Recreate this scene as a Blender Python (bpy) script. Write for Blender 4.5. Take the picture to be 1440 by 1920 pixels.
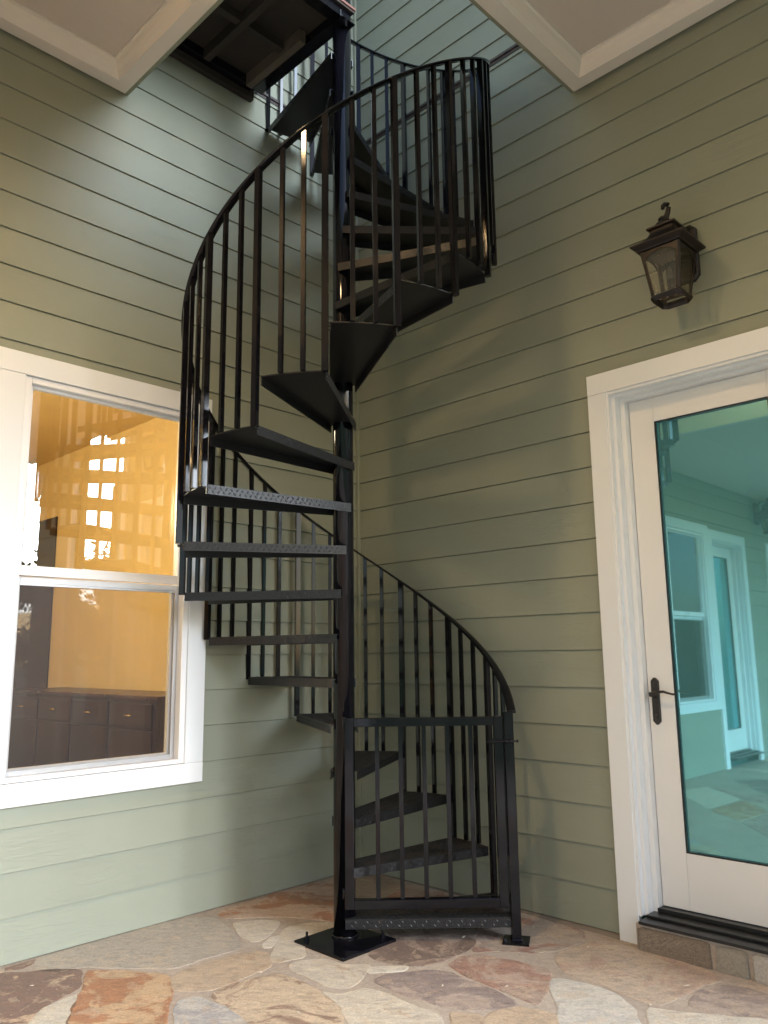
import bpy, bmesh, math, random
from mathutils import Vector, Matrix, noise
random.seed(7)
R_ = math.radians
for o in list(bpy.data.objects): bpy.data.objects.remove(o)
sc = bpy.context.scene
COL = sc.collection

# ---------------------------------------------------------------- camera, sky, sun, exposure
cam = bpy.data.cameras.new('camera'); camo = bpy.data.objects.new('camera', cam); COL.objects.link(camo)
CR = Vector((0.99987692, -0.00957039, -0.01243163)); CU = Vector((0.01053691, -0.1774294, 0.98407712)); CF = Vector((0.01162374, 0.984087, 0.17730672))
CP = Vector((0.106274, -5.007868, 1.226924)); FPX = 1497.605
camo.matrix_world = Matrix(((CR.x, CU.x, -CF.x, CP.x), (CR.y, CU.y, -CF.y, CP.y), (CR.z, CU.z, -CF.z, CP.z), (0, 0, 0, 1)))
cam.sensor_fit = 'HORIZONTAL'; cam.sensor_width = 36; cam.lens = FPX / 1440 * 36
cam.clip_start = .05; cam.clip_end = 600
sc.camera = camo

SUN_EL, SUN_AZ = 27, 115          # degrees; azimuth measured clockwise from +y
world = bpy.data.worlds.new('World'); sc.world = world; world.use_nodes = True
wn = world.node_tree.nodes; wl = world.node_tree.links
sky = wn.new('ShaderNodeTexSky'); sky.sky_type = 'NISHITA'; sky.sun_disc = False
sky.sun_elevation = R_(SUN_EL); sky.sun_rotation = R_(SUN_AZ); sky.dust_density = 2; sky.air_density = 1.0; sky.ozone_density = 1.0
wl.new(sky.outputs[0], wn['Background'].inputs[0]); wn['Background'].inputs[1].default_value = .15
sl = bpy.data.lights.new('sun', 'SUN'); sl.energy = 4.6; sl.angle = R_(48); sl.color = (.64, .81, 1)
so = bpy.data.objects.new('sun', sl); COL.objects.link(so)
sd = Vector((math.sin(R_(SUN_AZ)) * math.cos(R_(SUN_EL)), math.cos(R_(SUN_AZ)) * math.cos(R_(SUN_EL)), math.sin(R_(SUN_EL))))
so.rotation_euler = (-sd).to_track_quat('-Z', 'Y').to_euler()
sc.view_settings.view_transform = 'Standard'; sc.view_settings.look = 'None'; sc.view_settings.gamma = 1
sc.view_settings.exposure = 1.32

# ---------------------------------------------------------------- helpers
def link(o, parent=None):
    COL.objects.link(o)
    if parent: o.parent = parent
    return o
def tag(o, label=None, cat=None, group=None, kind=None):
    if label: o['label'] = label
    if cat: o['category'] = cat
    if group: o['group'] = group
    if kind: o['kind'] = kind
    return o
def empty(name, loc=(0, 0, 0), rz=0):
    o = bpy.data.objects.new(name, None); COL.objects.link(o); o.location = loc; o.rotation_euler = (0, 0, rz); o.empty_display_size = .1
    return o
class MB:
    def __init__(s): s.bm = bmesh.new()
    def quad(s, pts, mi=0, smooth=False):
        f = s.bm.faces.new([s.bm.verts.new(p) for p in pts]); f.material_index = mi; f.smooth = smooth
        return f
    def box(s, x0, x1, y0, y1, z0, z1, mi=0, M=None):
        x0, x1 = min(x0, x1), max(x0, x1); y0, y1 = min(y0, y1), max(y0, y1); z0, z1 = min(z0, z1), max(z0, z1)
        v = [Vector(p) for p in ((x0, y0, z0), (x1, y0, z0), (x1, y1, z0), (x0, y1, z0), (x0, y0, z1), (x1, y0, z1), (x1, y1, z1), (x0, y1, z1))]
        if M: v = [M @ p for p in v]
        v = [s.bm.verts.new(p) for p in v]
        for f in ((0, 3, 2, 1), (4, 5, 6, 7), (0, 1, 5, 4), (1, 2, 6, 5), (2, 3, 7, 6), (3, 0, 4, 7)):
            s.bm.faces.new([v[i] for i in f]).material_index = mi
    def prism(s, poly, z0, z1, mi=0):
        a = [s.bm.verts.new((p[0], p[1], z0)) for p in poly]; b = [s.bm.verts.new((p[0], p[1], z1)) for p in poly]
        n = len(poly)
        s.bm.faces.new(a[::-1]).material_index = mi; s.bm.faces.new(b).material_index = mi
        for i in range(n): s.bm.faces.new((a[i], a[(i + 1) % n], b[(i + 1) % n], b[i])).material_index = mi
    def loft(s, rings, cap=True, mi=0, smooth=False, close=True):
        vs = [[s.bm.verts.new(p) for p in r] for r in rings]
        n = len(rings[0])
        for a, b in zip(vs, vs[1:]):
            for i in range(n if close else n - 1):
                f = s.bm.faces.new((a[i], a[(i + 1) % n], b[(i + 1) % n], b[i])); f.material_index = mi; f.smooth = smooth
        if cap:
            s.bm.faces.new(vs[0][::-1]).material_index = mi; s.bm.faces.new(vs[-1]).material_index = mi
    def lathe(s, prof, n=24, c=(0, 0, 0), mi=0, M=None, smooth=True):
        rings = []
        for r, z in prof:
            ring = [Vector((c[0] + r * math.cos(2 * math.pi * i / n), c[1] + r * math.sin(2 * math.pi * i / n), c[2] + z)) for i in range(n)]
            if M: ring = [M @ p for p in ring]
            rings.append(ring)
        s.loft(rings, True, mi, smooth)
    def tube(s, pts, r, n=10, mi=0, rr=None):
        pts = [Vector(p) for p in pts]; rings = []; up = Vector((0, 0, 1))
        for i, p in enumerate(pts):
            d = (pts[min(i + 1, len(pts) - 1)] - pts[max(i - 1, 0)]).normalized()
            a = d.cross(up)
            if a.length < .01: a = d.cross(Vector((1, 0, 0)))
            a.normalize(); b = a.cross(d)
            q = rr[i] if rr else r
            rings.append([p + a * q * math.cos(2 * math.pi * k / n) + b * q * math.sin(2 * math.pi * k / n) for k in range(n)])
        s.loft(rings, True, mi, True)
    def build(s, name, mats, parent=None, bevel=0, seg=2, smooth_angle=None):
        if not isinstance(mats, (list, tuple)): mats = [mats]
        bmesh.ops.recalc_face_normals(s.bm, faces=s.bm.faces)
        me = bpy.data.meshes.new(name); s.bm.to_mesh(me); s.bm.free()
        for m in mats: me.materials.append(m)
        o = bpy.data.objects.new(name, me); link(o, parent)
        if bevel:
            b = o.modifiers.new('bevel', 'BEVEL'); b.width = bevel; b.segments = seg; b.limit_method = 'ANGLE'; b.angle_limit = R_(35)
        return o
def copy_obj(o, parent):
    c = o.copy(); COL.objects.link(c); c.parent = parent
    for ch in list(o.children): copy_obj(ch, c)
    return c

# ---------------------------------------------------------------- materials
def mat(name):
    m = bpy.data.materials.new(name); m.use_nodes = True; nt = m.node_tree
    return m, nt.nodes, nt.links, nt.nodes['Principled BSDF']
def nd(n, t, **kw):
    x = n.new(t)
    for k, v in kw.items():
        if k in ('operation', 'blend_type', 'data_type', 'feature', 'distance', 'wave_type', 'noise_dimensions', 'bands_direction', 'attribute_name', 'use_clamp', 'clamp', 'voronoi_dimensions', 'attribute_type'): setattr(x, k, v)
        else: x.inputs[k].default_value = v
    return x
def ramp(n, l, src, stops):
    r = n.new('ShaderNodeValToRGB'); l.new(src, r.inputs[0]); e = r.color_ramp.elements
    while len(e) < len(stops): e.new(.5)
    for i, (p, c) in enumerate(stops): e[i].position = p; e[i].color = (*c, 1) if len(c) == 3 else c
    return r
def mix(n, l, f, a, b, bt='MIX'):
    m = n.new('ShaderNodeMix'); m.data_type = 'RGBA'; m.blend_type = bt
    for s_, i in ((f, 0), (a, 6), (b, 7)):
        if isinstance(s_, (int, float)): m.inputs[i].default_value = s_
        elif isinstance(s_, tuple): m.inputs[i].default_value = (*s_, 1)
        else: l.new(s_, m.inputs[i])
    return m.outputs[2]
def coords(n, l, scale=(1, 1, 1), kind='Object'):
    t = n.new('ShaderNodeTexCoord'); mp = n.new('ShaderNodeMapping'); mp.inputs['Scale'].default_value = scale
    l.new(t.outputs[kind], mp.inputs[0]); return mp.outputs[0]
def simple(name, col, rough=.5, metal=0, nscale=30, bump=.1, var=.08, bdist=.002, coat=0, spec=.5):
    m, n, l, p = mat(name)
    v = coords(n, l)
    ns = nd(n, 'ShaderNodeTexNoise', Scale=nscale, Detail=5, Roughness=.6); l.new(v, ns.inputs['Vector'])
    n2 = nd(n, 'ShaderNodeTexNoise', Scale=2.3, Detail=3); l.new(v, n2.inputs['Vector'])
    a = tuple(c * (1 - var) for c in col); b = tuple(min(1, c * (1 + var)) for c in col)
    c1 = ramp(n, l, n2.outputs[0], [(.3, a), (.7, b)])
    l.new(c1.outputs[0], p.inputs['Base Color'])
    rr = ramp(n, l, n2.outputs[0], [(.3, (rough * .85,) * 3), (.7, (min(1, rough * 1.15),) * 3)])
    l.new(rr.outputs[0], p.inputs['Roughness']); p.inputs['Metallic'].default_value = metal
    p.inputs['Coat Weight'].default_value = coat; p.inputs['Specular IOR Level'].default_value = spec
    if bump:
        b_ = nd(n, 'ShaderNodeBump', Strength=bump, Distance=bdist); l.new(ns.outputs[0], b_.inputs['Height']); l.new(b_.outputs[0], p.inputs['Normal'])
    return m

SP = .1778                                    # exposure of the lap siding
def siding_mat():
    m, n, l, p = mat('sage_lap_siding')
    t = n.new('ShaderNodeTexCoord'); sx = n.new('ShaderNodeSeparateXYZ'); l.new(t.outputs['Object'], sx.inputs[0])
    dv = nd(n, 'ShaderNodeMath', operation='DIVIDE'); l.new(sx.outputs[2], dv.inputs[0]); dv.inputs[1].default_value = SP
    fl = nd(n, 'ShaderNodeMath', operation='FLOOR'); l.new(dv.outputs[0], fl.inputs[0])
    wn_ = n.new('ShaderNodeTexWhiteNoise'); wn_.noise_dimensions = '1D'; l.new(fl.outputs[0], wn_.inputs['W'])
    # grain coordinates shifted board by board
    off = nd(n, 'ShaderNodeMath', operation='MULTIPLY'); l.new(wn_.outputs[0], off.inputs[0]); off.inputs[1].default_value = 37
    ax = nd(n, 'ShaderNodeMath', operation='ADD'); l.new(sx.outputs[0], ax.inputs[0]); l.new(off.outputs[0], ax.inputs[1])
    cx = n.new('ShaderNodeCombineXYZ'); l.new(ax.outputs[0], cx.inputs[0]); l.new(sx.outputs[2], cx.inputs[2])
    mp = n.new('ShaderNodeMapping'); mp.inputs['Scale'].default_value = (1.6, 1, 16); l.new(cx.outputs[0], mp.inputs[0])
    n1 = nd(n, 'ShaderNodeTexNoise', Scale=1.0, Detail=2, Distortion=.6); l.new(mp.outputs[0], n1.inputs['Vector'])
    sc_ = nd(n, 'ShaderNodeMath', operation='MULTIPLY'); l.new(n1.outputs[0], sc_.inputs[0]); sc_.inputs[1].default_value = 16
    fr = nd(n, 'ShaderNodeMath', operation='FRACT'); l.new(sc_.outputs[0], fr.inputs[0])
    gr = ramp(n, l, fr.outputs[0], [(0, (0, 0, 0)), (.14, (1, 1, 1)), (1, (1, 1, 1))])
    mp2 = n.new('ShaderNodeMapping'); mp2.inputs['Scale'].default_value = (6, 1, 260); l.new(cx.outputs[0], mp2.inputs[0])
    n2 = nd(n, 'ShaderNodeTexNoise', Scale=1.0, Detail=4); l.new(mp2.outputs[0], n2.inputs['Vector'])
    msk = nd(n, 'ShaderNodeTexNoise', Scale=1.3, Detail=2); l.new(cx.outputs[0], msk.inputs['Vector'])
    mk = ramp(n, l, msk.outputs[0], [(.42, (0, 0, 0)), (.62, (1, 1, 1))])
    g = mix(n, l, mk.outputs[0], (1., 1., 1.), gr.outputs[0])
    h = nd(n, 'ShaderNodeMath', operation='MULTIPLY_ADD'); l.new(n2.outputs[0], h.inputs[0]); h.inputs[1].default_value = .7; l.new(g, h.inputs[2])
    b = nd(n, 'ShaderNodeBump', Strength=.55, Distance=.0014); l.new(h.outputs[0], b.inputs['Height']); l.new(b.outputs[0], p.inputs['Normal'])
    big = nd(n, 'ShaderNodeTexNoise', Scale=1.1, Detail=4); l.new(t.outputs['Object'], big.inputs['Vector'])
    c = ramp(n, l, big.outputs[0], [(.3, (.262, .278, .216)), (.7, (.286, .302, .237))])
    c2 = mix(n, l, wn_.outputs[0], (.97, .97, .97), (1.03, 1.03, 1.03))
    c3 = mix(n, l, 1., c.outputs[0], c2, 'MULTIPLY')
    l.new(c3, p.inputs['Base Color']); p.inputs['Roughness'].default_value = .55; p.inputs['Specular IOR Level'].default_value = .35
    return m
M_SIDE = siding_mat()
M_WHITE = simple('white_trim_paint', (.75, .765, .785), .42, nscale=60, bump=.02, var=.012)
M_VINYL = simple('white_vinyl', (.8, .8, .82), .3, nscale=80, bump=.02, var=.01)
M_JAMB = simple('cream_door_paint', (.74, .735, .73), .34, nscale=70, bump=.05, var=.012)
M_CEIL = simple('ceiling_trim_paint', (.68, .64, .59), .5, nscale=60, bump=.06, var=.02)
M_OLIVE = simple('sage_painted_board', (.26, .275, .205), .55, nscale=40, bump=.1, var=.03)
M_GREY = simple('grey_aluminium', (.45, .45, .46), .4, metal=.6, bump=.02, var=.03)
M_SILL = simple('dark_bronze_sill', (.010, .010, .011), .33, nscale=90, bump=.08, var=.15)
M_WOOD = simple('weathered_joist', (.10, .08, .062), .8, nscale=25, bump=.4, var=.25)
M_UNDERSHADE = simple('shaded_deck_underside', (.03, .024, .02), .85, nscale=18, bump=.5, var=.45)  # shade beneath the deck is put into this colour
M_FLASH = simple('brown_flashing', (.05, .035, .032), .5, nscale=30, bump=.2, var=.2)
M_RED = simple('red_brown_deck_board', (.15, .06, .045), .6, nscale=30, bump=.3, var=.2)
M_BRONZE = simple('oiled_bronze', (.014, .009, .008), .36, metal=.35, nscale=70, bump=.25, var=.5, bdist=.001)
M_HANDLE = simple('handle_bronze', (.04, .035, .034), .4, metal=.5, nscale=120, bump=.15, var=.3)
M_BRASS = simple('brass', (.75, .55, .25), .25, metal=1, bump=0)
M_CAB = simple('dark_cherry', (.028, .014, .014), .35, nscale=20, bump=.1, var=.3)
M_CABTOP = simple('cherry_top', (.06, .03, .026), .3, nscale=20, bump=.05, var=.3)
M_ROOM = simple('gold_room_wall', (.72, .54, .25), .8, nscale=60, bump=.1, var=.03)
M_ROOMF = simple('room_floor', (.15, .08, .04), .5, nscale=10, bump=.05, var=.2)
M_TEAL = simple('teal_room_wall', (.05, .16, .16), .8, bump=.05, var=.05)
M_ROOF = simple('roof_deck', (.2, .19, .18), .9, bump=.3, var=.1)
M_FND = simple('foundation_mortar', (.2, .165, .13), .9, nscale=45, bump=.8, var=.2, bdist=.004)
M_GRASS = simple('lawn_grass', (.06, .11, .035), .95, nscale=80, bump=1, var=.4, bdist=.02)

def black_paint():
    m, n, l, p = mat('black_gloss_paint'); v = coords(n, l)
    a = nd(n, 'ShaderNodeTexNoise', Scale=140, Detail=3); l.new(v, a.inputs['Vector'])
    b = nd(n, 'ShaderNodeTexNoise', Scale=9, Detail=4); l.new(v, b.inputs['Vector'])
    s = nd(n, 'ShaderNodeMath', operation='MULTIPLY_ADD'); l.new(a.outputs[0], s.inputs[0]); s.inputs[1].default_value = .35; l.new(b.outputs[0], s.inputs[2])
    bp = nd(n, 'ShaderNodeBump', Strength=.07, Distance=.0012); l.new(s.outputs[0], bp.inputs['Height']); l.new(bp.outputs[0], p.inputs['Normal'])
    c = ramp(n, l, b.outputs[0], [(.35, (.004, .004, .006)), (.65, (.007, .0065, .009))]); l.new(c.outputs[0], p.inputs['Base Color'])
    r = ramp(n, l, b.outputs[0], [(.3, (.05,) * 3), (.7, (.13,) * 3)]); l.new(r.outputs[0], p.inputs['Roughness']); p.inputs['Specular IOR Level'].default_value = .32
    return m
M_BLK = black_paint()
def tread_paint():
    m, n, l, p = mat('black_tread_paint'); v = coords(n, l)
    a = nd(n, 'ShaderNodeTexNoise', Scale=90, Detail=6, Roughness=.75); l.new(v, a.inputs['Vector'])
    g = n.new('ShaderNodeNewGeometry'); sx = n.new('ShaderNodeSeparateXYZ'); l.new(g.outputs['Normal'], sx.inputs[0])
    d = ramp(n, l, a.outputs[0], [(.45, (0, 0, 0)), (.72, (1, 1, 1))])
    up = ramp(n, l, sx.outputs[2], [(.6, (0, 0, 0)), (.95, (.8, .8, .8))])
    f = nd(n, 'ShaderNodeMath', operation='MULTIPLY'); l.new(d.outputs[0], f.inputs[0]); l.new(up.outputs[0], f.inputs[1])
    c = mix(n, l, f.outputs[0], (.010, .010, .012), (.11, .10, .09)); l.new(c, p.inputs['Base Color'])
    r = mix(n, l, up.outputs[0], (.40, .40, .40), (.6, .6, .6)); l.new(r, p.inputs['Roughness'])
    bp = nd(n, 'ShaderNodeBump', Strength=.12, Distance=.002); l.new(a.outputs[0], bp.inputs['Height']); l.new(bp.outputs[0], p.inputs['Normal'])
    return m
M_TREAD = tread_paint()
def glass(name, tint, refl, rough=0.0, gcol=(1, 1, 1), bump=0, fres=True):
    m = bpy.data.materials.new(name); m.use_nodes = True; n = m.node_tree.nodes; l = m.node_tree.links; n.clear()
    o = n.new('ShaderNodeOutputMaterial'); mx = n.new('ShaderNodeMixShader'); tr = n.new('ShaderNodeBsdfTransparent'); gl = n.new('ShaderNodeBsdfGlossy')
    tr.inputs[0].default_value = (*tint, 1); gl.inputs[0].default_value = (*gcol, 1); gl.inputs[1].default_value = rough
    if fres:
        lw = n.new('ShaderNodeLayerWeight'); lw.inputs[0].default_value = .35
        a = nd(n, 'ShaderNodeMath', operation='MULTIPLY_ADD'); l.new(lw.outputs[0], a.inputs[0]); a.inputs[1].default_value = 1 - refl; a.inputs[2].default_value = refl
        l.new(a.outputs[0], mx.inputs[0])
    else: mx.inputs[0].default_value = refl
    if bump:
        v = coords(n, l); vo = nd(n, 'ShaderNodeTexVoronoi', Scale=150); l.new(v, vo.inputs['Vector'])
        b = nd(n, 'ShaderNodeBump', Strength=bump, Distance=.003); l.new(vo.outputs[0], b.inputs['Height']); l.new(b.outputs[0], gl.inputs['Normal'])
    l.new(tr.outputs[0], mx.inputs[1]); l.new(gl.outputs[0], mx.inputs[2]); l.new(mx.outputs[0], o.inputs[0])
    return m
M_GLASS = glass('window_glass', (.93, .95, .93), .10)
M_DGLASS = glass('teal_low_e_glass', (.35, .72, .74), .66, gcol=(.31, .66, .71), rough=.02, fres=False)
M_GLASS2 = glass('lower_window_glass', (.90, .92, .90), .035, fres=False)
def add_haze(m, fac, col):
    n = m.node_tree.nodes; l = m.node_tree.links; o = [x for x in n if x.type == 'OUTPUT_MATERIAL'][0]; src = o.inputs[0].links[0].from_socket
    d = n.new('ShaderNodeBsdfDiffuse'); d.inputs[0].default_value = (*col, 1); mx = n.new('ShaderNodeMixShader'); mx.inputs[0].default_value = fac
    l.new(src, mx.inputs[1]); l.new(d.outputs[0], mx.inputs[2]); l.new(mx.outputs[0], o.inputs[0])
add_haze(M_DGLASS, .28, (.17, .47, .51))  # milky teal haze mixed into the pane's colour to soften its reflections
M_SCREEN = glass('insect_screen', (.72, .71, .70), .12, rough=.5, gcol=(.25, .24, .24), fres=False)
M_LGLASS = glass('seeded_lantern_glass', (.86, .84, .78), .16, rough=.05, gcol=(.7, .68, .6), bump=1.0, fres=False)

# ---------------------------------------------------------------- frames of the two walls
S2 = math.sqrt(.5)
DL = Vector((-S2, -S2, 0)); DR = Vector((S2, -S2, 0))
def W(ul, ur, z=0): return DL * ul + DR * ur + Vector((0, 0, z))
ROT_L, ROT_R = R_(-135), R_(135)      # local x runs along the wall (-ur on the right wall), local y points out of it

house = tag(empty('house'), 'sage green lap-sided house corner with white-trimmed window, glass door and porch ceiling', 'house')

def siding(name, sgn, rot, u1, ztop, holes, label, u0=0.):
    mb = MB(); k = 0
    while k * SP < ztop:
        za, zb = k * SP, (k + 1) * SP
        cuts = sorted({za, zb} | {z for h in holes for z in h[2:] if za < z < zb})
        off = lambda z: .011 - .0085 * (z - za) / SP
        for a, b in zip(cuts, cuts[1:]):
            us = [(u0, u1)]
            for h in holes:
                if h[2] < (a + b) / 2 < h[3]:
                    nu = []
                    for p, q in us:
                        if h[1] <= p or h[0] >= q: nu.append((p, q))
                        else:
                            if h[0] > p: nu.append((p, h[0]))
                            if h[1] < q: nu.append((h[1], q))
                    us = nu
            for p, q in us:
                bb = b - .0026 if b == zb else b
                mb.quad([(sgn * p, off(a), a), (sgn * q, off(a), a), (sgn * q, off(bb), bb), (sgn * p, off(bb), bb)])
                if b == zb:
                    mb.quad([(sgn * p, off(bb), bb), (sgn * q, off(bb), bb), (sgn * q, -.012, bb), (sgn * p, -.012, bb)])
                    mb.quad([(sgn * p, -.012, bb), (sgn * q, -.012, bb), (sgn * q, -.012, b), (sgn * p, -.012, b)])
                if a == za: mb.quad([(sgn * p, -.012, a), (sgn * q, -.012, a), (sgn * q, off(a), a), (sgn * p, off(a), a)])
        k += 1
    bm = mb.bm
    me = bpy.data.meshes.new(name); bm.to_mesh(me); bm.free(); me.materials.append(M_SIDE)
    o = bpy.data.objects.new(name, me); link(o, house); o.rotation_euler = (0, 0, rot); o['label'] = label
    return o
WIN1, WIN2 = 1.125, 4.02
D2, D3 = 5.15, 6.95
wall_l = siding('wall', 1, ROT_L, 9.0, 8.2, [(WIN1 + .05, WIN1 + 1.045, .67, 2.56), (WIN2 + .05, WIN2 + 1.045, .67, 2.56), (D2 + .05, D2 + 1.09, -.1, 2.53), (D3 + .05, D3 + 1.09, -.1, 2.53)], 'left siding wall behind the staircase with the lit window')
wall_r = siding('wall', -1, ROT_R, 2.98, 8.2, [(1.73, 2.77, -.1, 2.53)], 'right siding wall with the glass door and lantern')
wall_p = siding('wall', -1, ROT_R, 4.9, 3.3, [], 'short siding pier beyond the open gap', 4.05)
mb = MB(); mb.box(-3.06, -2.975, -.12, .02, -.05, 3.449); mb.box(-4.13, -4.05, -.12, .022, -.05, 3.449); mb.build('corner_board', M_WHITE, wall_r, bevel=.003)
mb = MB(); mb.box(-4.9, -4.05, -.10, -.02, -.05, 3.449); mb.box(-2.975, -2.85, -.14, -.02, -.05, 4.16); mb.build('wall_core', M_OLIVE, wall_r)
mb = MB(); mb.box(-.028, 0, .0, .026, -.02, 8.2); ct = mb.build('corner_trim', M_OLIVE, wall_r, bevel=.002)
# flashing strip at the second floor
for w_, s_, u1 in ((wall_l, 1, .86), (wall_r, -1, 1.68)):
    mb = MB(); mb.box(s_ * .03, s_ * u1, 0, .022, 4.666, 4.682); mb.box(s_ * .03, s_ * u1, 0, .014, 4.645, 4.6655)
    mb.build('flashing', M_FLASH, w_)
# foundation toe under the right wall
mb = MB(); N = 30
for i in range(N):
    a, b = 1.8 * i / N, 1.8 * (i + 1) / N
    def sec(u): 
        t = .030 + .016 * noise.noise(Vector((u * 4, 0, 3)))
        return [(-u, -.05, -.002), (-u, .006 , -.003), (-u, t * .7, -.012), (-u, t + .02, -.05), (-u, -.05, -.05)]
    mb.loft([sec(a), sec(b)], cap=False)
mb.build('foundation', M_FND, wall_r)

def window(parent, u, name='window', label=None):
    """double hung window; u = outer edge of its casing"""
    u0, u1 = u, u + 1.095; z0, z1 = .62, 2.613
    mb = MB()
    mb.box(u0, u0 + .104, .0, .032, z0 + .0955, z1 - .1025); mb.box(u1 - .104, u1 + .035, .0, .032, z0 + .0955, z1 - .1025)
    mb.box(u0, u1 + .035, .0, .034, z1 - .102, z1); mb.box(u0, u1 + .035, .0, .034, z0, z0 + .095)
    w = mb.build(name, M_WHITE, parent, bevel=.0025)
    if label: w['label'] = label
    a, b, c, d = u0 + .1045, u1 - .1045, z0 + .0975, z1 - .1045
    mb = MB()                                   # vinyl frame
    mb.box(a, a + .03, -.07, .022, c, d); mb.box(b - .03, b, -.07, .022, c, d)
    mb.box(a + .031, b - .031, -.07, .022, d - .028, d); mb.box(a + .031, b - .031, -.07, .022, c, c + .02)
    mb.box(a - .02, a - .001, -.14, -.071, c, d); mb.box(b + .001, b + .02, -.14, -.071, c, d)
    mb.build('frame', M_VINYL, w, bevel=.002)
    mid = 1.605
    def sash(n_, za, zb, ya, yb, st, rt, rb):
        m_ = MB(); p, q = a + .0315, b - .0315
        m_.box(p, p + st, ya, yb, za, zb); m_.box(q - st, q, ya, yb, za, zb)
        m_.box(p + st + .0005, q - st - .0005, ya, yb - .001, zb - rt, zb); m_.box(p + st + .0005, q - st - .0005, ya, yb - .001, za, za + rb)
        s_ = m_.build('sash', M_VINYL, w, bevel=.002)
        g = MB(); g.box(p + st - .003, q - st + .003, (ya + yb) / 2 - .003, (ya + yb) / 2 + .003, za + rb - .003, zb - rt + .003)
        g.build('pane', M_GLASS if n_ == 'u' else M_GLASS2, s_)
    sash('u', mid - .005, d - .0285, -.036, -.008, .018, .014, .045)
    sash('l', c + .0205, mid - .006, -.066, -.038, .03, .035, .03)
    m_ = MB(); p, q = a + .032, b - .032; za, zb = c + .021, mid - .036
    m_.box(p, p + .02, -.034, -.022, za, zb); m_.box(q - .02, q, -.034, -.022, za, zb); m_.box(p + .0205, q - .0205, -.034, -.022, za, za + .022); m_.box(p + .0205, q - .0205, -.034, -.022, zb - .012, zb)
    s_ = m_.build('screen_frame', M_GREY, w, bevel=.001)
    g = MB(); g.quad([(p + .019, -.028, za + .02), (q - .019, -.028, za + .02), (q - .019, -.028, zb - .01), (p + .019, -.028, zb - .01)]); g.build('screen', M_SCREEN, s_)
    return w
window(wall_l, WIN1, label='double hung window in white casing with a warm lit room behind')
window(wall_l, WIN2)

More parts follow.
